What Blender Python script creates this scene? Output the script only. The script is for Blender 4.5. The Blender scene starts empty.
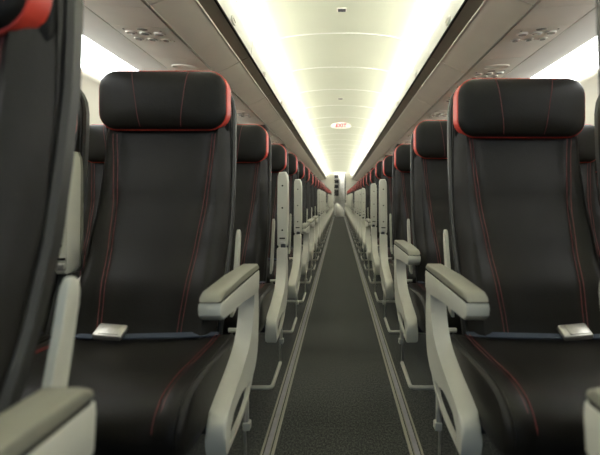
import bpy, bmesh, math, random
from mathutils import Vector, Matrix
random.seed(7)
S = bpy.context.scene
C = S.collection

# ------------------------------------------------------------------ camera
CAMX, CAMZ = -0.01, 0.85
cd = bpy.data.cameras.new('camera'); cam = bpy.data.objects.new('camera', cd); C.objects.link(cam)
cam.location = (CAMX, 0, CAMZ); cam.rotation_euler = (math.radians(90), 0, 0)
cd.sensor_width = 36; cd.lens = 26.4
cd.shift_x = -39/600; cd.shift_y = -28.5/600
cd.clip_start = 0.02; cd.clip_end = 100
cd.dof.use_dof = True; cd.dof.focus_distance = 2.3; cd.dof.aperture_fstop = 3.6
S.camera = cam
# ------------------------------------------------------------------ world: bluish fill added through the unseen cabin front, left open behind the camera
w = bpy.data.worlds.new('world'); S.world = w; w.use_nodes = True
w.node_tree.nodes['Background'].inputs[0].default_value = (0.42, 0.64, 1.0, 1)
w.node_tree.nodes['Background'].inputs[1].default_value = 0.65
S.view_settings.view_transform = 'Standard'; S.view_settings.look = 'None'
S.view_settings.gamma = 1; S.view_settings.use_curve_mapping = False
S.view_settings.exposure = 0.0
S.cycles.use_denoising = True
S.cycles.max_bounces = 10; S.cycles.diffuse_bounces = 6
S.cycles.sample_clamp_indirect = 6
COVE = 98.0      # ceiling lamps
FILL = 24.0  # added glow strip under the cove lip, fill for the lower cabin
SIDE = 10.5       # side wall lamps
Y0, Y1 = -1.25, 21.85

# ------------------------------------------------------------------ materials
def mat(name, col, rough=.5, metal=0, noise=None, bump=None, emit=None, spec=.5, sheen=0):
    m = bpy.data.materials.new(name); m.use_nodes = True
    nt = m.node_tree; b = nt.nodes['Principled BSDF']
    b.inputs['Base Color'].default_value = (*col, 1)
    b.inputs['Roughness'].default_value = rough; b.inputs['Metallic'].default_value = metal
    b.inputs['Specular IOR Level'].default_value = spec
    if sheen: b.inputs['Sheen Weight'].default_value = sheen
    tc = nt.nodes.new('ShaderNodeTexCoord')
    if noise:
        scale, amt = noise
        n = nt.nodes.new('ShaderNodeTexNoise'); n.inputs['Scale'].default_value = scale; n.inputs['Detail'].default_value = 3
        nt.links.new(tc.outputs['Object'], n.inputs['Vector'])
        r = nt.nodes.new('ShaderNodeValToRGB')
        r.color_ramp.elements[0].position = .3; r.color_ramp.elements[1].position = .7
        r.color_ramp.elements[0].color = (*[c*(1-amt) for c in col], 1)
        r.color_ramp.elements[1].color = (*[min(1, c*(1+amt)) for c in col], 1)
        nt.links.new(n.outputs['Fac'], r.inputs['Fac']); nt.links.new(r.outputs['Color'], b.inputs['Base Color'])
    if bump:
        scale, st = bump
        n = nt.nodes.new('ShaderNodeTexNoise'); n.inputs['Scale'].default_value = scale; n.inputs['Detail'].default_value = 4
        nt.links.new(tc.outputs['Object'], n.inputs['Vector'])
        bp = nt.nodes.new('ShaderNodeBump'); bp.inputs['Strength'].default_value = st; bp.inputs['Distance'].default_value = .002
        nt.links.new(n.outputs['Fac'], bp.inputs['Height']); nt.links.new(bp.outputs['Normal'], b.inputs['Normal'])
    if emit:
        b.inputs['Emission Color'].default_value = (*emit[0], 1); b.inputs['Emission Strength'].default_value = emit[1]
    return m
M = dict(
 leather=mat('black_leather', (.0105,.0093,.0074), .42, noise=(9,.12), bump=(220,.25), spec=.16),
 shell=mat('seat_shell_grey', (.022,.021,.018), .5, spec=.3, noise=(20,.05)),
 red=mat('red_piping', (.56,.046,.024), .45, noise=(30,.08)),
 stitch=mat('dark_red_thread', (.10,.011,.009), .6),
 beige=mat('beige_plastic', (.50,.485,.40), .42, noise=(14,.03)),
 pad=mat('beige_armrest_pad', (.18,.172,.13), .5, noise=(30,.04), bump=(300,.1)),
 groove=mat('dark_groove', (.008,.007,.006), .8, spec=.1),
 steel=mat('brushed_steel', (.50,.48,.43), .42, .85, noise=(60,.1)),
 darkmetal=mat('dark_metal', (.05,.05,.05), .45, .6),
 rod=mat('pale_painted_rod', (.45,.435,.36), .4),
 belt=mat('blue_grey_webbing', (.022,.032,.052), .6, bump=(400,.4)),
 carpet=mat('charcoal_carpet', (.032,.034,.031), .95, spec=.15, sheen=.15),
 track=mat('track_cover_grey', (.29,.275,.30), .4, .2, noise=(40,.08)),
 trackedge=mat('track_cover_edge', (.30,.285,.22), .4),
 ceil=mat('cream_ceiling_plastic', (.60,.615,.475), .55, noise=(2,.02)),
 cove=mat('white_cove_plastic', (.80,.80,.72), .5, noise=(3,.02)),
 door=mat('off_white_bin_door', (.86,.86,.79), .45, noise=(3,.02)),
 bin=mat('warm_grey_bin', (.70,.655,.56), .5, noise=(5,.03)),
 lip_shade=mat('bin_lip_painted_shade', (.16,.14,.105), .55, noise=(8,.04)),  # darker than the bin: shade of the downward-facing lip put into the colour
 lip=mat('pale_bin_lip', (.75,.72,.62), .35),
 slope=mat('sloped_panel_grey', (.52,.495,.43), .55, noise=(6,.03)),
 psu=mat('service_panel_grey', (.80,.765,.67), .5, noise=(6,.03)),
 lens=mat('smoked_lens', (.16,.145,.12), .25),
 wall=mat('cream_sidewall', (.64,.61,.49), .55, noise=(2,.02)),
 lamp=mat('cove_lamp', (.9,.9,.85), .5, emit=((1.0,.99,.90), COVE)),
 fill_strip=mat('cove_fill_strip', (.9,.9,.88), .5, emit=((1.0,.99,.92), FILL)),
 side=mat('sidewall_lamp', (.9,.9,.9), .5, emit=((.97,1.0,.98), SIDE)),
 glow=mat('galley_lamp', (.9,.9,.9), .5, emit=((1,.98,.9), 20)),
 exitred=mat('exit_letters_red', (.75,.06,.08), .5, emit=((1,.04,.10), .35)),
 exitwhite=mat('exit_housing_white', (.78,.77,.68), .4, emit=((1,.97,.85), .08)),
 part=mat('partition_laminate', (.42,.40,.34), .55, noise=(4,.03)),
 white=mat('white_panel', (.8,.8,.75), .5, noise=(5,.02)),
 darkmat=mat('matt_black_leather', (.006,.0055,.005), .7, spec=.15),
 dark=mat('black_galley_box', (.04,.04,.045), .5),
 sack=mat('white_sack', (.78,.77,.70), .6, noise=(8,.06), bump=(12,.6)),
 shade=mat('window_shade', (.66,.66,.6), .6),
)
# carpet speckle
def carpet_nodes():
    m = M['carpet']; nt = m.node_tree; b = nt.nodes['Principled BSDF']
    tc = nt.nodes.new('ShaderNodeTexCoord')
    n = nt.nodes.new('ShaderNodeTexNoise'); n.inputs['Scale'].default_value = 170; n.inputs['Detail'].default_value = 8; n.inputs['Roughness'].default_value = .7
    mp = nt.nodes.new('ShaderNodeMapping'); mp.inputs['Scale'].default_value = (1, .55, 1)
    nt.links.new(tc.outputs['Object'], mp.inputs['Vector']); nt.links.new(mp.outputs['Vector'], n.inputs['Vector'])
    r = nt.nodes.new('ShaderNodeValToRGB')
    r.color_ramp.elements[0].position = .44; r.color_ramp.elements[0].color = (.003,.0035,.003,1)
    r.color_ramp.elements[1].position = .60; r.color_ramp.elements[1].color = (.070,.072,.058,1)
    nt.links.new(n.outputs['Fac'], r.inputs['Fac']); nt.links.new(r.outputs['Color'], b.inputs['Base Color'])
    bp = nt.nodes.new('ShaderNodeBump'); bp.inputs['Strength'].default_value = .8; bp.inputs['Distance'].default_value = .004
    nt.links.new(n.outputs['Fac'], bp.inputs['Height']); nt.links.new(bp.outputs['Normal'], b.inputs['Normal'])
carpet_nodes()

# ------------------------------------------------------------------ helpers
def obj(name, bm, m, parent=None, smooth=True, angle=40, **props):
    bmesh.ops.recalc_face_normals(bm, faces=bm.faces)
    me = bpy.data.meshes.new(name); bm.to_mesh(me); bm.free()
    for mm in (m if isinstance(m, (list, tuple)) else [m]): me.materials.append(mm)
    if smooth:
        me.polygons.foreach_set('use_smooth', [True]*len(me.polygons))
        try: me.set_sharp_from_angle(angle=math.radians(angle))
        except Exception: pass
    o = bpy.data.objects.new(name, me); C.objects.link(o)
    if parent: o.parent = parent
    for k, v in props.items(): o[k] = v
    return o
def empty(name, loc=(0,0,0), **props):
    o = bpy.data.objects.new(name, None); C.objects.link(o); o.location = loc; o.empty_display_size = .1
    for k, v in props.items(): o[k] = v
    return o
def box(bm, x0, x1, y0, y1, z0, z1, bev=0, seg=2, mi=0):
    if x0 > x1: x0, x1 = x1, x0
    vs = [bm.verts.new((x, y, z)) for z in (z0, z1) for y in (y0, y1) for x in (x0, x1)]
    q = [(0,2,3,1),(4,5,7,6),(0,1,5,4),(2,6,7,3),(0,4,6,2),(1,3,7,5)]
    fs = [bm.faces.new([vs[i] for i in f]) for f in q]
    for f in fs: f.material_index = mi
    if bev:
        es = list({e for f in fs for e in f.edges})
        bmesh.ops.bevel(bm, geom=es, offset=bev, segments=seg, affect='EDGES', profile=.5, clamp_overlap=True)
def prism_x(bm, pts, x0, x1, bev=0, seg=2, mi=0):
    """(y,z) outline extruded along x"""
    a = [bm.verts.new((x0, y, z)) for y, z in pts]; b = [bm.verts.new((x1, y, z)) for y, z in pts]
    n = len(pts); fs = [bm.faces.new(a), bm.faces.new(b[::-1])]
    for i in range(n): fs.append(bm.faces.new((a[i], b[i], b[(i+1) % n], a[(i+1) % n])))
    for f in fs: f.material_index = mi
    if bev:
        es = [e for f in fs[:2] for e in f.edges]
        bmesh.ops.bevel(bm, geom=es, offset=bev, segments=seg, affect='EDGES', profile=.5, clamp_overlap=True)
def loft(bm, rings, cap=True, closed=True, mi=0):
    R = [[bm.verts.new(p) for p in r] for r in rings]; n = len(R[0])
    for a, b in zip(R, R[1:]):
        for i in range(n if closed else n-1):
            f = bm.faces.new((a[i], a[(i+1) % n], b[(i+1) % n], b[i])); f.material_index = mi
    if cap:
        for r in (R[0], R[-1]):
            f = bm.faces.new(r); f.material_index = mi
def tube(bm, pts, r, seg=8, closed=False):
    P = [Vector(p) for p in pts]; n = len(P); rings = []
    up0 = None
    for i in range(n):
        if closed: d = P[(i+1) % n] - P[i-1]
        else: d = P[min(i+1, n-1)] - P[max(i-1, 0)]
        d.normalize()
        if up0 is None:
            up0 = Vector((0,0,1)) if abs(d.z) < .9 else Vector((0,1,0))
        s = d.cross(up0).normalized(); u = s.cross(d).normalized(); up0 = u
        rr = r[i] if isinstance(r, (list, tuple)) else r
        rings.append([tuple(P[i] + s*math.cos(t)*rr + u*math.sin(t)*rr) for t in [2*math.pi*k/seg for k in range(seg)]])
    if closed: rings.append(rings[0]); 
    loft(bm, rings, cap=not closed)
    if closed: bmesh.ops.remove_doubles(bm, verts=bm.verts, dist=1e-6)
def cyl(bm, c, r, h, axis='z', seg=20, r2=None):
    r2 = r if r2 is None else r2
    rings = []
    for k, rr in ((-.5, r), (.5, r2)):
        ring = []
        for i in range(seg):
            t = 2*math.pi*i/seg; a, b, d = math.cos(t)*rr, math.sin(t)*rr, k*h
            p = {'z': (a, b, d), 'y': (a, d, b), 'x': (d, a, b)}[axis]
            ring.append((c[0]+p[0], c[1]+p[1], c[2]+p[2]))
        rings.append(ring)
    loft(bm, rings)
def ext_y(bm, pts, y0, y1, closed=False, mi=0, thick=0, steps=1):
    """(x,z) polyline swept along y"""
    rings = [[(x, y0+(y1-y0)*k/steps, z) for x, z in pts] for k in range(steps+1)]
    loft(bm, rings, cap=closed, closed=closed, mi=mi)
def copy_tree(o, parent=None):
    c = o.copy(); C.objects.link(c)
    if parent is not None: c.parent = parent
    for ch in kids.get(o, []):
        copy_tree(ch, c)
    return c
kids = {}
def index_kids():
    kids.clear()
    for o in bpy.data.objects:
        if o.parent: kids.setdefault(o.parent, []).append(o)
def catmull(pts, n=4):
    out = []
    for i in range(len(pts)-1):
        p0 = pts[max(i-1,0)]; p1 = pts[i]; p2 = pts[i+1]; p3 = pts[min(i+2, len(pts)-1)]
        for k in range(n):
            t = k/n
            out.append(tuple(.5*((2*b)+(-a+c)*t+(2*a-5*b+4*c-d)*t*t+(-a+3*b-3*c+d)*t**3) for a, b, c, d in zip(p0, p1, p2, p3)))
    out.append(tuple(pts[-1])); return out
def interp(x, tab):
    if x <= tab[0][0]: return tab[0][1]
    for (a, b), (c, d) in zip(tab, tab[1:]):
        if x <= c:
            t = (x-a)/(c-a); t = t*t*(3-2*t)*.35 + t*.65
            return b+(d-b)*t
    return tab[-1][1]
ORD = ['nearest','second','third','fourth','fifth','sixth','seventh','eighth','ninth','tenth','eleventh','twelfth','thirteenth','fourteenth','fifteenth','sixteenth','seventeenth','eighteenth','nineteenth','twentieth','twenty-first','twenty-second','twenty-third','twenty-fourth','twenty-fifth','twenty-sixth','twenty-seventh','twenty-eighth']
SIDES = ((-1, 'left'), (1, 'right'))

# ------------------------------------------------------------------ the cabin shell
K = dict(kind='structure')
bm = bmesh.new(); box(bm, -1.9, 1.9, Y0, 25, -.06, 0); obj('floor', bm, M['carpet'], smooth=False, **K)
tn = 0
for s, side in SIDES:
    tn += 1
    bm = bmesh.new()
    def P(u, z): return (s*u, z)
    # ribbed seat track cover beside the aisle carpet
    prof = [(.222,0),(.224,.006),(.230,.0065),(.232,.003),(.236,.003),(.238,.008),(.254,.008),(.256,.003),(.260,.003),(.262,.0065),(.267,.006),(.269,0)]
    ext_y(bm, [(s*(u+.004), z) for u, z in prof], Y0, Y1, closed=True)
    for f in bm.faces:
        c = f.calc_center_median(); f.material_index = 0 if .241 < abs(c.x) < .259 else (2 if (.2362 < abs(c.x) < .2398 or .2602 < abs(c.x) < .2638) else 1)
    obj('trim_%d' % tn, bm, [M['track'], M['trackedge'], M['shell']], smooth=False, **K)
    # side wall
    H = CAMZ
    wp = catmull([(1.66,H+.93),(1.70,H+.86),(1.76,H+.76),(1.82,H+.55),(1.86,H+.25),(1.87,H-.05),(1.85,H-.45),(1.80,0.0)], 4)
    bm = bmesh.new()
    ext_y(bm, [(s*u, z) for u, z in wp], Y0, Y1)
    ext_y(bm, [(s*(u+.04), z) for u, z in wp], Y0, Y1)
    obj('wall_' + side, bm, M['wall'], angle=60, **K)
    # panel between service strip and side lamp
    tn += 2
    bm = bmesh.new()
    ext_y(bm, [(s*1.236,H+.928),(s*1.37,H+.938),(s*1.484,H+.943),(s*1.484,H+.975),(s*1.236,H+.965)], Y0, Y1, closed=True)
    obj('trim_%d' % tn, bm, M['slope'], smooth=False, **K)
    tn -= 1
    bm = bmesh.new()
    ext_y(bm, [(s*1.21,H+.940),(s*1.245,H+.940),(s*1.245,H+.98),(s*1.21,H+.98)], Y0, Y1, closed=True)
    ext_y(bm, [(s*.885,H+.915),(s*.915,H+.915),(s*.915,H+.96),(s*.885,H+.96)], Y0, Y1, closed=True)
    obj('trim_%d' % tn, bm, M['groove'], smooth=False, **K)
    tn += 1
    # service strip panels: closed segments along the cabin, light panel joints
    bm = bmesh.new()
    y = 2.075-1.54*3
    while y < Y1-.1:
        ext_y(bm, [(s*.909,H+.900),(s*1.218,H+.920),(s*1.218,H+.945),(s*.909,H+.925)], y+.002, min(y+.768, Y1), closed=True); y += .77
    obj('trim_%d' % (tn+1), bm, M['psu'], **K); tn += 1
    # side lamp
    bm = bmesh.new()
    ext_y(bm, [(s*1.485,H+.94),(s*1.59,H+.905),(s*1.675,H+.848),(s*1.70,H+.86),(s*1.60,H+.935),(s*1.48,H+.965)], Y0, Y1, closed=True)
    o = obj('side_lamp', bm, M['side'], smooth=False, label='long bright white lamp strip above the %s cabin wall' % side, category='lamp')
    # ceiling cove lamp
    bm = bmesh.new()
    ext_y(bm, [(s*.676,H+1.222),(s*.690,H+1.252),(s*.702,H+1.252),(s*.702,H+1.222)], Y0, Y1, closed=True)
    obj('ceiling_lamp', bm, M['lamp'], smooth=False, label='long glowing lamp strip along the %s edge of the ceiling' % side, category='lamp')
    cl = [o for o in C.objects if o.name.startswith('ceiling_lamp')][-1]
    bm = bmesh.new()
    ext_y(bm, [(s*.620,H+1.208),(s*.612,H+1.213),(s*.609,H+1.228),(s*.616,H+1.229)], Y0, Y1, closed=True)
    obj('added_fill_strip', bm, M['fill_strip'], cl, smooth=False)  # glowing strip added on the valance to brighten seats and floor
    # cover profile above the bins
    bm = bmesh.new()
    ext_y(bm, [(s*.630,H+1.197),(s*.615,H+1.232),(s*.622,H+1.234),(s*.645,H+1.215),(s*.705,H+1.215),(s*.705,H+1.40),(s*1.2,H+1.30),(s*1.2,H+1.255),(s*.74,H+1.255),(s*.655,H+1.200)], Y0, Y1, closed=True)
    obj('trim_%d' % (tn+1), bm, M['cove'], smooth=False, **K); tn += 1
    # windows
    for k in range(28):
        pass
wn = 0
for s, side in SIDES:
    y = -.6
    while y < Y1-.6:
        wn += 1
        bm = bmesh.new(); ring1 = []; ring2 = []; ring3 = []; ring4 = []
        for i in range(28):
            t = 2*math.pi*i/28; ct, st = math.cos(t), math.sin(t)
            e = lambda v: math.copysign(abs(v)**.55, v)
            def pp(a, b, dx): 
                z = .99+st_*b
                return (s*(1.868-dx), y+ct_*a, z)
            ct_, st_ = e(ct), e(st)
            ring1.append(pp(.155,.22,-.004)); ring2.append(pp(.15,.215,.010)); ring3.append(pp(.13,.19,.010)); ring4.append(pp(.118,.175,-.006))
        loft(bm, [ring1, ring2, ring3, ring4], cap=False)
        o = obj('window_%d' % wn, bm, M['white'], **K)
        bm = bmesh.new(); bm.faces.new([bm.verts.new((p[0]+s*.001, p[1], p[2])) for p in ring4])
        r = bmesh.ops.extrude_face_region(bm, geom=bm.faces[:])
        bmesh.ops.translate(bm, verts=[v for v in r['geom'] if isinstance(v, bmesh.types.BMVert)], vec=(s*.004,0,0))
        obj('window_shade', bm, M['shade'], o, smooth=False)
        y += .77*1.0

# ceiling: arched panels with a small proud lip at every joint
bm = bmesh.new()
H = CAMZ
arc = catmull([(-.70,H+1.258),(-.62,H+1.278),(-.53,H+1.298),(-.40,H+1.325),(-.2,H+1.345),(0,H+1.35),(.2,H+1.345),(.40,H+1.325),(.53,H+1.298),(.62,H+1.278),(.70,H+1.258)], 4)
seams = [3.58-.917*k for k in range(5, -1, -1)] + [3.58+.917*k for k in range(1, 21)]
ys = [Y0] + [y for y in seams if Y0 < y < Y1] + [Y1]
for a, b in zip(ys, ys[1:]):
    prof = [(a, 0), (b, 0)]
    rings = [[(x, yy, z+dz) for x, z in arc] for yy, dz in prof]
    loft(bm, rings, cap=False, closed=False)
for y in seams:
    if Y0 < y < Y1:
        pass
top = [[(x*1.02, yy, z+.06) for x, z in arc] for yy in (Y0, Y1)]
loft(bm, top, cap=False, closed=False)
co = obj('ceiling', bm, M['ceil'], angle=25, **K)
for y in seams:
    if Y0 < y < Y1:
        bm = bmesh.new()
        loft(bm, [[(x, y+dy, z+dz) for x, z in arc] for dy, dz in ((-.012,.001),(-.008,-.0035),(0,-.005),(.008,-.0035),(.012,.001))], cap=False, closed=False)
        obj('joint_strip', bm, M['cove'], co, angle=60)

# ------------------------------------------------------------------ far end: partitions and galley
E = Y1
bm = bmesh.new(); box(bm, -1.9, -.24, E, E+.05, 0, 2.3); obj('wall_rear_left', bm, M['part'], smooth=False, **K)
bm = bmesh.new(); box(bm, .33, 1.9, E, E+.05, 0, 2.3); obj('wall_rear_right', bm, M['part'], smooth=False, **K)
bm = bmesh.new(); box(bm, -.24, .33, E, E+.05, 2.13, 2.35); obj('wall_rear_header', bm, M['white'], smooth=False, **K)
bm = bmesh.new(); box(bm, -1.2, 1.2, 25.0, 25.06, 0, 2.35); obj('wall_rear', bm, M['white'], smooth=False, **K)
bm = bmesh.new(); box(bm, -1.2, 1.2, E+.05, 25.0, 2.3, 2.36); obj('ceiling_rear', bm, M['ceil'], smooth=False, **K)
bm = bmesh.new(); box(bm, -1.26, -1.2, E+.05, 25.06, 0, 2.36); obj('wall_galley_left', bm, M['part'], smooth=False, **K)
bm = bmesh.new(); box(bm, 1.2, 1.26, E+.05, 25.06, 0, 2.36); obj('wall_galley_right', bm, M['part'], smooth=False, **K)
g = empty('galley_lamp', (.0, 23.4, 2.27), label='bright square lamp on the rear galley ceiling', category='lamp')
bm = bmesh.new(); box(bm, -.3, .3, -.25, .25, 0, .03); obj('diffuser', bm, M['glow'], g, smooth=False)
gc = empty('galley_cabinet', (-.03, 23.3, 0), label='tall galley cabinet with a column of dark square compartments beyond the aisle', category='cabinet')
bm = bmesh.new()
zs = [0, .62, 1.02, 1.08, 1.33, 1.39, 1.68, 1.74, 1.98, 2.06, 2.25]
box(bm, -.5, .0, .3, .34, 0, 2.25); box(bm, -.54, -.13, 0, .3, 0, .95); box(bm, -.54,-.5, 0,.3,.95,2.25)
box(bm, .0, .045, 0, .34, 0, 2.25); box(bm, -.5, 0, 0, .3, 2.16, 2.25)
for z in (.95, 1.36, 1.63, 1.90): box(bm, -.5, 0, 0, .3, z, z+.05)
obj('body', bm, M['white'], gc, smooth=False)
for z0, z1 in ((1.01,1.35),(1.42,1.62),(1.69,1.89),(1.96,2.15)):
    bm = bmesh.new(); box(bm, -.22, -.004, .02, .28, z0, z1, .01, 1); h = obj('compartment_box', bm, M['dark'], gc)
    bm = bmesh.new(); box(bm, -.16, -.06, .005, .02, z1-.05, z1-.035); obj('handle', bm, M['steel'], h)
ld = empty('galley_door', (.05, 23.9, 0), label='pale panelled door right of the dark galley compartments', category='door')
bm = bmesh.new(); box(bm, -.02, .25, 0, .03, 0, 2.28); obj('door_panel', bm, M['white'], ld, smooth=False)
for z in (.3, .75, 1.1, 1.38, 1.66):
    bm = bmesh.new(); box(bm, .0, .23, -.006, 0, z, z+.012); box(bm, .11, .118, -.006, 0, z, z+.27); obj('panel_moulding', bm, M['part'], ld, smooth=False)
bm = bmesh.new(); box(bm, .255, .30, -.02, .03, 0, 2.28); obj('door_frame', bm, M['dark'], ld, smooth=False)
bm = bmesh.new(); cyl(bm, (.19,-.03,1.0), .012, .05, 'y'); obj('door_handle', bm, M['steel'], ld)
# white sack on the floor at the end of the aisle
sk = empty('sack', (.0, 21.2, 0), label='bulky white sack standing on the carpet at the far end of the aisle', category='sack')
bm = bmesh.new(); rings = []
for z, w_, cx, dp in ((0,.15,.04,.12),(.02,.20,.04,.15),(.15,.215,.03,.17),(.32,.20,.01,.16),(.46,.17,-.03,.14),(.57,.12,-.07,.10),(.635,.05,-.10,.05)):
    rings.append([(cx+w_*math.cos(t)*(1+.06*math.sin(5*t+z*9)), dp*math.sin(t)*(1+.05*math.cos(4*t)), z) for t in [2*math.pi*i/28 for i in range(28)]])
loft(bm, rings); obj('bag', bm, M['sack'], sk)
bm = bmesh.new(); tube(bm, [(-.10,0,.61),(-.12,0,.66),(-.09,0,.70),(-.06,.01,.67)], [.03,.02,.028,.012]); obj('knot', bm, M['sack'], sk)

# ------------------------------------------------------------------ overhead bins
def make_bin(s, L=1.1):
    r = empty('overhead_bin')
    H = 0.0
    bm = bmesh.new()     # shell: bottom from service strip to the lip, back and top
    ext_y(bm, [(s*.893,.90),(s*.885,.925),(s*.72,.995),(s*.66,1.03),(s*.655,1.20),(s*.75,1.245),(s*1.20,1.245),(s*1.20,1.03),(s*.895,.965)][:], .003, L-.003, closed=True)
    obj('body', bm, M['bin'], r, smooth=False)
    bm = bmesh.new()
    ext_y(bm, [(s*.892,.902),(s*.80,.938),(s*.722,.983),(s*.722,.992),(s*.80,.950),(s*.888,.918)], .004, L-.004, closed=True)
    obj('bottom_panel', bm, M['bin'], r, smooth=True, angle=30)
    bm = bmesh.new(); tube(bm, [(s*.719,.006,.987),(s*.719,L-.006,.987)], .0065, 10); obj('lip', bm, M['lip'], r)
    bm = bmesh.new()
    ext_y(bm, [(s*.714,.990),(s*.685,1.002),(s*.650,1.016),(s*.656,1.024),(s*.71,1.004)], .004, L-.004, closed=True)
    obj('shaded_lip_face', bm, M['lip_shade'], r, smooth=True, angle=30)  # lower lip face of the bin, its shade painted in
    bm = bmesh.new()
    pr = [(.641,1.029),(.635,1.06),(.631,1.11),(.631,1.16),(.634,1.195)]
    ext_y(bm, [(s*u, z) for u, z in pr]+[(s*.652, z) for z in (1.195, 1.029)], .005, L-.005, closed=True)
    d = obj('door', bm, M['door'], r, smooth=True, angle=30)
    bm = bmesh.new(); box(bm, s*.6395, s*.654, .004, L-.004, 1.017, 1.0285); obj('seal', bm, M['groove'], r, smooth=False)
    bm = bmesh.new()
    ring = [[(s*(.6345-dx), L/2+a*math.cos(t), 1.055+b*math.sin(t)) for t in [2*math.pi*i/20 for i in range(20)]] for a, b, dx in ((.055,.024,-.004),(.052,.021,.006),(.038,.010,.006),(.034,.008,0))]
    loft(bm, ring); obj('latch', bm, M['cove'], d)
    return r
bin_p = {s: make_bin(s) for s, _ in SIDES}
index_kids()
nb = 21
for s, side in SIDES:
    p = bin_p[s]
    for k in range(nb):
        o = p if k == 0 else copy_tree(p)
        o.location = (0, Y0+1.1*k, CAMZ)
        o['category'] = 'overhead bin'; o['group'] = 'overhead bins along the %s side' % side
        o['label'] = ('closed warm grey overhead bin, %s of the %s row counting from the camera' % (ORD[k-1], side)) if k else 'closed warm grey overhead bin above the camera on the %s side' % side

# ------------------------------------------------------------------ passenger service units
def make_psu(s, oval=True):
    r = empty('service_unit')
    bm = bmesh.new(); box(bm, -.150, .150, -.13, .12, -.0015, 0, .0005, 1); obj('panel', bm, M['psu'], r)
    for i, x in enumerate((-.078, 0, .078)):
        bm = bmesh.new()
        rg = [[(x+a*math.cos(t), -.045+b*math.sin(t), z) for t in [2*math.pi*k/20 for k in range(20)]] for a, b, z in ((.033,.024,-.001),(.031,.022,-.008),(.026,.017,-.010))]
        loft(bm, rg); q = obj('reading_light', bm, M['psu'], r)
        bm = bmesh.new()
        rg = [[(x+a*math.cos(t), -.049+b*math.sin(t), z) for t in [2*math.pi*k/20 for k in range(20)]] for a, b, z in ((.024,.0145,-.0095),(.021,.012,-.0125))]
        loft(bm, rg); obj('lens', bm, M['lens'], q)
        bm = bmesh.new()
        pts = [(x+.021*math.cos(t), 0.05+.021*math.sin(t), -.003) for t in [2*math.pi*k/24 for k in range(24)]]
        tube(bm, pts, .0055, 8, closed=True); q = obj('air_nozzle', bm, M['psu'], r)
        bm = bmesh.new(); cyl(bm, (x,.05,-.005), .0155, .008, r2=.010); obj('nozzle_core', bm, M['lens'], q)
        bm = bmesh.new(); cyl(bm, (x+.037,.062,-.003), .006, .004, seg=10); obj('call_button', bm, M['lip'], r)
    bm = bmesh.new()
    rg = [[(.005+a*math.cos(t), -.095+b*math.sin(t), z) for t in [2*math.pi*k/20 for k in range(20)]] for a, b, z in ((.030,.015,-.001),(.028,.013,-.004))]
    loft(bm, rg); obj('seat_belt_sign', bm, M['lens'], r)
    for x in (-.10, .10):
        bm = bmesh.new(); cyl(bm, (x,-.088,-.002), .005, .004, seg=10); obj('screw', bm, M['lens'], r)
    if oval:
        bm = bmesh.new()
        rg = [[(a*math.cos(t), .56+b*math.sin(t), z) for t in [2*math.pi*k/28 for k in range(28)]] for a, b, z in ((.088,.040,0),(.088,.040,-.006),(.08,.033,-.010),(.076,.03,-.006))]
        loft(bm, rg); obj('oval_cover', bm, M['lip'], r)
    return r
psu_a = make_psu(1); psu_b = make_psu(1, False)
index_kids()
first = True
for s, side in SIDES:
    for k in range(-1, 25):
        y = 2.45+.77*k
        if y > Y1-.6: break
        if k < 1: src = psu_b if k == -1 else psu_a
        else: src = psu_a
        if s == -1 and k in (-1, 0): o = src
        else: o = copy_tree(src)
        o.location = (s*1.068, y, CAMZ+.9095); o.rotation_euler.y = -s*.0647
        o['category'] = 'service unit'; o['group'] = 'overhead reading light and air nozzle units'
        n = 'above the camera' if k < 0 else '%s along the %s ceiling' % (ORD[k], side)
        o['label'] = 'panel with reading lights and air nozzles, ' + (n if k >= 0 else n+' on the '+side)

# ------------------------------------------------------------------ ceiling fittings
for y, lab in ((3.13, 'small dark ceiling slot nearest the camera, ahead of the first ceiling joint'), (5.9, 'small dark ceiling slot farther off, before the exit sign')):
    r = empty('ceiling_vent', (.01, y, CAMZ+1.35), label=lab, category='ceiling vent', group='small dark ceiling slots')
    bm = bmesh.new(); box(bm, -.036, .036, -.03, .03, -.007, 0, .003); obj('frame', bm, M['psu'], r)
    bm = bmesh.new(); box(bm, -.028, .028, -.022, .022, -.011, -.006, .002, 1); obj('grille', bm, M['dark'], r)
r = empty('exit_sign', (.025, 7.75, CAMZ+1.345), label='white oval ceiling sign with red lettering above the aisle', category='sign')
bm = bmesh.new()
def oval(a, b, n=40, e=.6): return [(a*math.copysign(abs(math.cos(t))**e, math.cos(t)), b*math.copysign(abs(math.sin(t))**.9, math.sin(t))) for t in [2*math.pi*i/n for i in range(n)]]
rg = [[(x, y, -.055+z) for x, z in oval(a, b)] for a, b, y in ((.15,.035,-.022),(.175,.05,-.014),(.18,.052,.014),(.15,.04,.024))]
loft(bm, rg); hs = obj('housing', bm, M['exitwhite'], r)
bm = bmesh.new(); box(bm, -.06, .06, -.012, .012, -.02, .004); obj('mount', bm, M['white'], r)
fc = bpy.data.curves.new('exit_text', 'FONT'); fc.body = 'EXIT'; fc.size = .085; fc.extrude = .002; fc.offset = .0035; fc.align_x = 'CENTER'; fc.align_y = 'CENTER'; fc.space_character = 1.1
fo = bpy.data.objects.new('lettering', fc); C.objects.link(fo)
dg = bpy.context.evaluated_depsgraph_get(); me = bpy.data.meshes.new_from_object(fo.evaluated_get(dg))
bpy.data.objects.remove(fo)
lt = bpy.data.objects.new('lettering', me); me.materials.clear(); me.materials.append(M['exitred']); C.objects.link(lt)
lt.parent = r; lt.rotation_euler = (math.pi/2, 0, 0); lt.location = (0, -.026, -.055)
lt['label'] = 'red letters'

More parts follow.
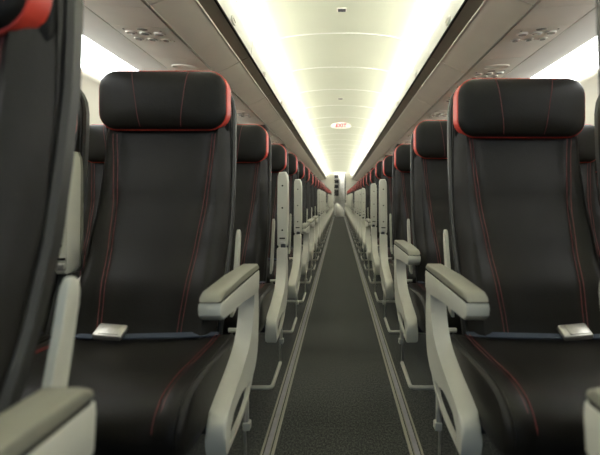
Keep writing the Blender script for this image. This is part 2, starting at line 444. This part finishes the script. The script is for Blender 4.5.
# ------------------------------------------------------------------ seats
SC = (.573, 1.075, 1.577)        # seat centres, distance from the aisle centre
FRONT = [(.44,-.165),(.50,-.135),(.58,-.105),(.70,-.045),(.85,.010),(1.0,.040),(1.10,.050),(1.22,.055)]   # z -> y of the backrest face
THICK = [(.44,.085),(.6,.10),(.9,.09),(1.22,.08)]
WID = [(.44,.212),(.55,.214),(.75,.214),(1.0,.208),(1.15,.205),(1.22,.200)]
def yfront(x, z):
    w_ = interp(z, WID); q = abs(x)/w_
    y = interp(z, FRONT)
    bol = -.016*math.exp(-((q-.86)/.16)**2)*(1 if z < 1.05 else max(0, 1-(z-1.05)/.1))      # side bolsters
    lum = -.012*math.exp(-((z-.62)/.12)**2)*max(0, 1-q*q)
    groove = .007*math.exp(-((abs(x)-seamx(z))/.007)**2)
    return y + bol + lum + groove + .045*max(0, q-.80)**2/.04
def seamx(z): return .114 + .045*max(0, min(1, (z-.50)/.55))
def backrest_mesh():
    bm = bmesh.new(); rings = []
    zs = [.44,.445,.46] + [.48+.03*k for k in range(24)] + [1.18,1.195,1.205,1.21]
    xs = [-1,-.985,-.95,-.9,-.84,-.78,-.74,-.70,-.66,-.62,-.58,-.54,-.48,-.4,-.25,-.1,0]
    xs = xs + [-x for x in xs[-2::-1]]
    for z in zs:
        w_ = interp(z, WID); t_ = interp(z, THICK)
        top = max(0, (z-1.15)/.06); w_ *= (1-.10*top*top)
        inset = .035*top**3 if top else 0
        if z < .46: inset = .02*(1-(z-.44)/.02)
        r = []
        for q in xs: r.append((q*w_, yfront(q*w_*.999, z)+inset, z))
        yb = interp(z, FRONT)+t_-inset
        for q in (1, .95, .8, .4, 0, -.4, -.8, -.95, -1):
            r.append((q*w_, yb-.035*max(0, abs(q)-.6)/.4 - (.02 if abs(q) == 1 else 0), z))
        rings.append(r)
    loft(bm, rings); return bm
def shell_mesh():     # grey plastic shell wrapped round the back of the leather
    bm = bmesh.new(); rings = []
    for z in [.42,.5,.6,.7,.8,.9,1.0,1.08,1.14,1.18,1.205,1.222,1.228]:
        w_ = interp(z, WID)+.009; t_ = interp(z, THICK)
        top = max(0, (z-1.13)/.10); w_ *= (1-.12*top**3)
        y = interp(z, FRONT)
        rings.append([(q*w_, y+dy*(1-.25*top**4)+.01, z) for q, dy in ((-.97,.033),(-1,.040),(-.995,.062),(-.91,t_-.012),(-.5,t_+.006),(0,t_+.010),(.5,t_+.006),(.91,t_-.012),(.995,.062),(1,.040),(.97,.033),(.5,.05),(0,.05),(-.5,.05))])
    loft(bm, rings); return bm
def rrect(hw, hh, r, n=7, taper=0):
    pts = []
    for cx, cz, a0 in ((1,1,0),(-1,1,90),(-1,-1,180),(1,-1,270)):
        for k in range(n):
            t = math.radians(a0+90*k/(n-1))
            x = cx*(hw-r)+r*math.cos(t); z = cz*(hh-r)+r*math.sin(t)
            pts.append((x*(1+taper*z/hh), z))
    return pts
HH, HW = .093, .203
def headrest_front(x, z):
    return -.004 - .020*max(0, 1-(x/HW)**4)*max(0, 1-(z/HH)**4)**.8 + .018
def headrest_mesh():
    bm = bmesh.new(); rings = []
    for k, (f, y) in enumerate(((.0,0),(.3,0),(.6,0),(.8,0),(.9,.001),(.96,.004),(.99,.010),(1.0,.020))):
        f = max(f, .02)
        pts = rrect(HW*f, HH*f, .056*f, 9)
        rings.append([(x, headrest_front(x, z) + y*.9, z) for x, z in pts])
    rings.append([(x, .052, z) for x, z in rrect(HW, HH, .056, 9)])
    rings.append([(x, .085, z) for x, z in rrect(HW*.97, HH*.9, .05, 9)])
    loft(bm, rings); return bm
def headrest_piping():
    bm = bmesh.new()
    A = rrect(HW+.0010, HH+.001, .057, 9); B = rrect(HW+.0065, HH+.000, .060, 9); D = rrect(HW+.002, HH-.008, .056, 9)
    loft(bm, [[(x, .028, z) for x, z in rrect(HW-.004, HH-.004, .054, 9)], [(x, .027, z) for x, z in A], [(x, .060, z) for x, z in B], [(x, .068, z) for x, z in D]], cap=False)
    tube(bm, [(x, .029, z) for x, z in rrect(HW+.0002, HH+.0005, .057, 9)][::1], .0023, 8, closed=True)
    return bm
def cushion_mesh(hw):
    # side profile from back, over the top and front, to the underside
    prof = catmull([(-.10,.450),(-.13,.466),(-.22,.468),(-.35,.476),(-.46,.478),(-.53,.464),(-.570,.425),(-.572,.385),(-.545,.355),(-.47,.345),(-.30,.345),(-.12,.35)], 3)
    bm = bmesh.new(); rings = []
    cy, cz = -.33, .41
    for q in (-1,-.995,-.975,-.94,-.88,-.82,-.79,-.74,-.6,-.3,0,.3,.6,.74,.79,.82,.88,.94,.975,.995,1):
        a = abs(q)
        sh = 1-.16*max(0, (a-.86)/.14)**4 if a > .86 else 1
        sh2 = 1-.05*max(0, (a-.86)/.14)**4 if a > .86 else 1
        g = .006*math.exp(-((a-.80)/.018)**2)
        dip = -.006*(1-a*a)
        rings.append([(q*hw, cy+(y-cy)*sh2+(g if y < -.55 else 0), cz+(z-cz)*sh-(g if z > .45 else 0)+(dip if z > .44 else 0)) for y, z in prof])
    loft(bm, rings); return bm
def seam_pair(bm, fn, zs, gap=.0055, r=.0013):
    for sg in (-1, 1):
        tube(bm, [fn(z, sg*gap) for z in zs], r, 5)
def make_seat_parts(root, s, j, lift, detail=True):
    cx = SC[j]; X = lambda u: s*u - root['_ox']
    def put(name, bm, m, par=None, off=None, **kw):
        if s < 0 and False: pass
        o = obj(name, bm, m, par or root, **kw)
        if off: o.location = off
        return o
    c0 = (X(cx), 0, 0)
    b = put('backrest', backrest_mesh(), M['leather'], off=c0)
    bm = bmesh.new()
    for sd in (-1, 1):
        seam_pair(bm, lambda z, g: (sd*(seamx(z))+g, yfront(sd*seamx(z)+g, z)-.0008, z), [.46+.03*k for k in range(21)])
    put('stitching', bm, M['stitch'], b)
    put('back_shell', shell_mesh(), M['shell'], b)
    # headrest
    bm0 = bmesh.new()
    loft(bm0, [[(x, y, z-.018) for x, z in rrect(HW+a, HH+b, .05, 9)] for a, b, y in ((-.006,.002,.058),(.0,.010,.064),(.0,.010,.085),(-.01,.0,.095))])
    h = put('headrest', headrest_mesh(), M['leather'], off=(X(cx), .0, 1.125+lift))
    put('piping', headrest_piping(), M['red'], h, label='red piping')
    put('headrest_mount', bm0, M['darkmat'], h)
    bm = bmesh.new()
    for sd in (-1, 1):
        pts = []
        for k in range(13):
            z = (HH-.006)*(1-2*k/12); x = sd*(.090-.026*(k/12)**.8)
            pts.append((x, headrest_front(x, z)-.0005+.0005, z))
        tube(bm, pts, .0011, 5)
    put('stitching', bm, M['stitch'], h)
    # cushion
    hw = .257 if j == 0 else .247
    q = put('cushion', cushion_mesh(hw), M['leather'], off=(X(.557 if j == 0 else cx), 0, 0))
    bm = bmesh.new()
    top = catmull([(-.14,.472),(-.22,.471),(-.35,.475),(-.46,.477),(-.53,.463),(-.569,.425),(-.571,.39)], 3)
    for sd in (-1, 1):
        for gg in (-.005, .005):
            tube(bm, [(sd*(.80*hw)+gg, y-(.0 if y > -.55 else -.003), z-(.0035 if z > .45 else 0)) for y, z in top], .0013, 5)
    put('stitching', bm, M['stitch'], q)
    for sd in (-1, 1):
        bm = bmesh.new()
        tube(bm, [(sd*(hw*.955), -.33+(y+.33)*.998, .41+(z-.41)*.985) for y, z in top], .0034, 6)
        put('edge_welt', bm, M['leather'], q)
    if detail:
        # lap belt: strap from the aisle side along the crease, buckle near the middle
        d = 1
        bs = -s        # direction toward the aisle
        bm = bmesh.new()
        def strip(pts, w_=.024, th=.0015):
            rings = []
            for (x, y, z, tl) in pts:
                c_, s_ = math.cos(tl)*w_, math.sin(tl)*w_
                rings.append([(x, y-c_, z-s_-th), (x, y+c_, z+s_-th), (x, y+c_, z+s_+th), (x, y-c_, z-s_+th)])
            loft(bm, rings)
        strip([(bs*.222,-.135,.468,.2),(bs*.17,-.160,.474,.35),(bs*.10,-.175,.476,.4),(bs*.04,-.185,.478,.35),(bs*-.03,-.19,.478,.3)], .010)
        bt = put('seat_belt', bm, M['belt'], off=c0)
        bm = bmesh.new(); box(bm, -.040, .040, -.024, .024, -.009, .010, .007, 3)
        k = put('buckle', bm, M['steel'], bt, off=(bs*-.055, -.190, .490)); k.rotation_euler = (.50, s*-.06, s*.05)
        bm = bmesh.new(); box(bm, -.024, .032, -.017, .017, .0095, .0125, .0015, 2)
        kk = None
        bmesh.ops.translate(bm, verts=bm.verts, vec=(0,0,0))
        lp = put('second_strap', None or bm, M['steel'], bt, off=(bs*-.055, -.190, .490)); lp.name = 'buckle_plate'; lp.rotation_euler = k.rotation_euler
        bm = bmesh.new()
        strip([(bs*-.098,-.18,.474,.3),(bs*-.16,-.165,.472,.3),(bs*-.222,-.135,.466,.2)], .009)
        put('far_strap', bm, M['belt'], bt)
AY = .03
def armrest_lowered(root, s, u0, u1):
    X = lambda u: s*u - root['_ox']
    r = bmesh.new()
    pts = [(-.072,.632),(-.074,.645),(-.30,.645),(-.506,.645),(-.511,.636),(-.508,.620),(-.485,.606),(-.40,.604),(-.30,.600),(-.16,.588),(-.10,.580),(-.076,.592)]
    prism_x(r, pts, X(u0), X(u1), .004, 2)
    a = obj('armrest', r, M['beige'], root)
    bm = bmesh.new(); prism_x(bm, [(-.080,.6445),(-.503,.6445),(-.503,.650),(-.080,.650)], X(u0+.0025), X(u1-.0025)); obj('pad_groove', bm, M['groove'], a, smooth=False)
    bm = bmesh.new(); prism_x(bm, [(-.074,.648),(-.076,.658),(-.092,.667),(-.30,.668),(-.480,.666),(-.500,.659),(-.509,.648)], X(u0+.0003), X(u1-.0003), .006, 3); obj('armrest_pad', bm, M['pad'], a)
    return a
def armrest_raised(root, s, u0, u1):
    X = lambda u: s*u - root['_ox']
    bm = bmesh.new()
    hw = (u1-u0)/2; cx = X((u0+u1)/2)
    # front outline, rounded at the top
    pts = [(-hw,.645),(-hw*1.03,.75),(-hw*1.0,.93),(-hw*.97,.972),(-hw*.72,.990),(hw*.5,.992),(hw*.85,.975),(hw*1.0,.945),(hw*1.03,.75),(hw,.645),(hw*.6,.632),(-hw*.6,.632)]
    def ring(y, f=1): return [(cx+x*f, y+(-.0 if z < .8 else .012*(z-.8)/.2), .81+(z-.81)*(1-(1-f)*.25)) for x, z in pts]
    loft(bm, [ring(-.112,.86), ring(-.116+.010,1), ring(-.060,1), ring(-.052,.9)])
    a = obj('armrest', bm, M['beige'], root)
    bm = bmesh.new(); loft(bm, [[(cx+x*.96, y, z) for x, z in pts] for y in (-.053+.004, -.036)]); obj('armrest_pad', bm, M['pad'], a)
    for z in (.925, .82, .715):
        bm = bmesh.new(); cyl(bm, (cx, -.113+.012*max(0, z-.8)/.2, z), .0042, .006, 'y', 10); obj('screw', bm, M['groove'], a)
    bm = bmesh.new(); box(bm, cx-.014, cx+.014, -.122, -.108, .648, .664, .003, 2); obj('catch', bm, M['steel'], a)
    bm = bmesh.new(); box(bm, cx-.013, cx+.013, -.118, -.108, .674, .680, .001, 1); obj('slot', bm, M['groove'], a)
    return a
def make_unit(s, up, lift=.0, detail=True, rows3=True):
    ox = s*1.065
    root = empty('airline_seat_row'); root['_ox'] = ox
    X = lambda u: s*u - ox
    for j in range(3): make_seat_parts(root, s, j, lift if j == 0 else 0, detail)
    ar = (armrest_raised if up else armrest_lowered)(root, s, .253, .302); ar.location = (0, AY+.008, -.012)
    # mid armrests, all folded up between the seats
    for u in (.8125, 1.3175): armrest_raised(root, s, u-.022, u+.022)
    # aisle side panel: upright post that sweeps forward below the cushion, with a slot
    bm = bmesh.new()
    back = catmull([(-.086,.622),(-.070,.56),(-.072,.46),(-.095,.385),(-.15,.328),(-.25,.298),(-.36,.284),(-.47,.272)], 4)
    frnt = catmull([(-.500,.292),(-.492,.345),(-.42,.372),(-.30,.400),(-.20,.432),(-.145,.48),(-.128,.54),(-.130,.622)], 4)
    outline = back + frnt
    # slot is cut by building the panel from an upper blade and a thin lower beam
    def side(pts, u0, u1, m='beige', nm='side_panel', par=None, bev=.010):
        b_ = bmesh.new(); prism_x(b_, pts, X(u0), X(u1), bev, 3); return obj(nm, b_, M[m], par or root, angle=50)
    upper = catmull([(-.086,.622),(-.070,.56),(-.066,.48),(-.080,.405),(-.118,.362),(-.170,.346),(-.205,.345)], 4) + \
            catmull([(-.24,.356),(-.31,.360),(-.385,.350),(-.418,.332),(-.424,.290)], 3) + \
            catmull([(-.448,.285),(-.458,.32),(-.452,.362),(-.40,.385),(-.30,.412),(-.21,.445),(-.160,.492),(-.137,.55),(-.132,.622)], 4)
    sp = side(upper, .255, .300)
    lower = catmull([(-.110,.368),(-.17,.318),(-.25,.292),(-.35,.284),(-.440,.282)], 4) + catmull([(-.440,.293),(-.35,.295),(-.25,.304),(-.18,.330),(-.135,.365)], 4)
    sp.location.y = AY
    side(lower, .258, .268, nm='lower_beam', par=sp, bev=.002)
    # pivot cap and back of slot
    bm = bmesh.new(); cyl(bm, (X(.276), -.10, .600), .021, .044, 'x', 24); obj('pivot', bm, M['beige'], sp)
    bm = bmesh.new(); box(bm, X(.262), X(.284), -.118, -.082, .600, .640, .004, 1); obj('hinge', bm, M['darkmetal'], sp)
    bm = bmesh.new(); box(bm, X(.270), X(.292), -.128, -.100, .172, .196, .004, 2); box(bm, X(.276), X(.288), -.122, -.106, .19, .37, .003, 1)
    obj('bracket', bm, M['rod'], sp)
    # bracket on the aisle side of the backrest, seen as a pale strip
    bm = bmesh.new(); prism_x(bm, catmull([(.000,.50),(.036,.60),(.062,.70),(.070,.725),(.066,.745),(.050,.750),(.040,.73),(.026,.68),(.000,.60),(-.04,.49)], 3), X(.332), X(.343), .003, 2)
    obj('recline_bracket', bm, M['beige'], root)
    # cross beams under the cushions and short stubs carrying the side panel
    for y, z in ((-.13,.395),(-.36,.345)):
        bm = bmesh.new(); tube(bm, [(X(.285), y, z-.02), (X(1.80), y, z-.02)], .018, 12); obj('cross_beam', bm, M['darkmetal'], root)
    bm = bmesh.new(); tube(bm, [(X(.28),-.105,.470),(X(.33),-.105,.470)], .007, 8); tube(bm, [(X(.28),-.11,.435),(X(.34),-.10,.435)], .006, 8); obj('side_stub', bm, M['rod'], root)
    # legs
    for u in (.56, 1.44):
        for a, b in (((u,-.36,.32),(u,-.42,.0)), ((u,-.13,.37),(u,.12,.0))):
            bm = bmesh.new(); tube(bm, [(X(a[0]),a[1],a[2]),(X(b[0]),b[1],b[2]+.03)], .016, 10); box(bm, X(u-.025), X(u+.025), b[1]-.035, b[1]+.035, 0, .035, .006, 2)
            obj('leg', bm, M['darkmetal'], root)
    # luggage restraint bar near the floor
    bm = bmesh.new()
    tube(bm, [(X(1.78),-.31,.062),(X(.305),-.31,.062),(X(.294),-.306,.062),(X(.290),-.29,.063),(X(.287),-.075,.078)], .0085, 10)
    o = obj('luggage_bar', bm, M['rod'], root)
    bm = bmesh.new(); tube(bm, [(X(.287),-.075,.075),(X(.287),-.078,.12),(X(.287),-.09,.20),(X(.28),-.105,.32)], .0045, 8); obj('luggage_bar_stay', bm, M['steel'], o)
    for y in (-.15,): pass
    bm = bmesh.new(); box(bm, X(.64), X(.74), -.44, -.10, .12, .22, .008, 2); obj('equipment_box', bm, M['darkmetal'], root) if False else bm.free()
    # seat support pan
    bm = bmesh.new(); box(bm, X(.34), X(1.80), -.50, -.10, .330, .350, .006, 1); obj('seat_pan', bm, M['darkmetal'], root)
    del root['_ox']
    return root
LEFT_UP = {2,3,7,8,9,10,14,15,16,17,18,19,20,21}
RIGHT_UP = {3,4,6,7,8,9,12,13,14,15,16,17,18}
protos = {}
NR = 27
def unit(s, up, key):
    if key not in protos:
        protos[key] = make_unit(s, up, lift=.0); index_kids()
        return protos[key]
    return copy_tree(protos[key])
for s, side in SIDES:
    UP = LEFT_UP if s < 0 else RIGHT_UP
    for n in range(NR):
        up = n in UP
        y = 1.38+.77*(n-1)
        dx = 0
        if n == 0: y = .51; dx = .018 if s < 0 else .0
        o = unit(s, up, (s, up))
        o.location = (s*(1.065+dx), y, 0)
        # raised headrest on the first full row of each side
        for ch in [c for c in bpy.data.objects if c.parent == o and c.name.startswith('headrest')] if n in (0, 1) else []:
            if abs(ch.location.x + s*(1.065-.56)) < .06:
                ch.location.z += (.020 if s < 0 else -.004) if n == 1 else .02
        arm = 'aisle armrest folded up' if up else 'aisle armrest lowered'
        if n == 0: lab = 'blurred black leather seat row at the %s edge of the picture, closest to the camera' % side
        elif n == 1: lab = ('sharp black leather seat row left of the aisle with a full headrest and silver buckle' if s < 0 else 'large black leather seat row right of the aisle with a silver buckle on its cushion')
        else: lab = 'black leather seat row, %s, %s back on the %s side' % (arm, ORD[n].replace('nearest', 'first'), side)
        o['label'] = lab; o['category'] = 'seat'; o['group'] = 'seat rows on the %s side of the aisle' % side
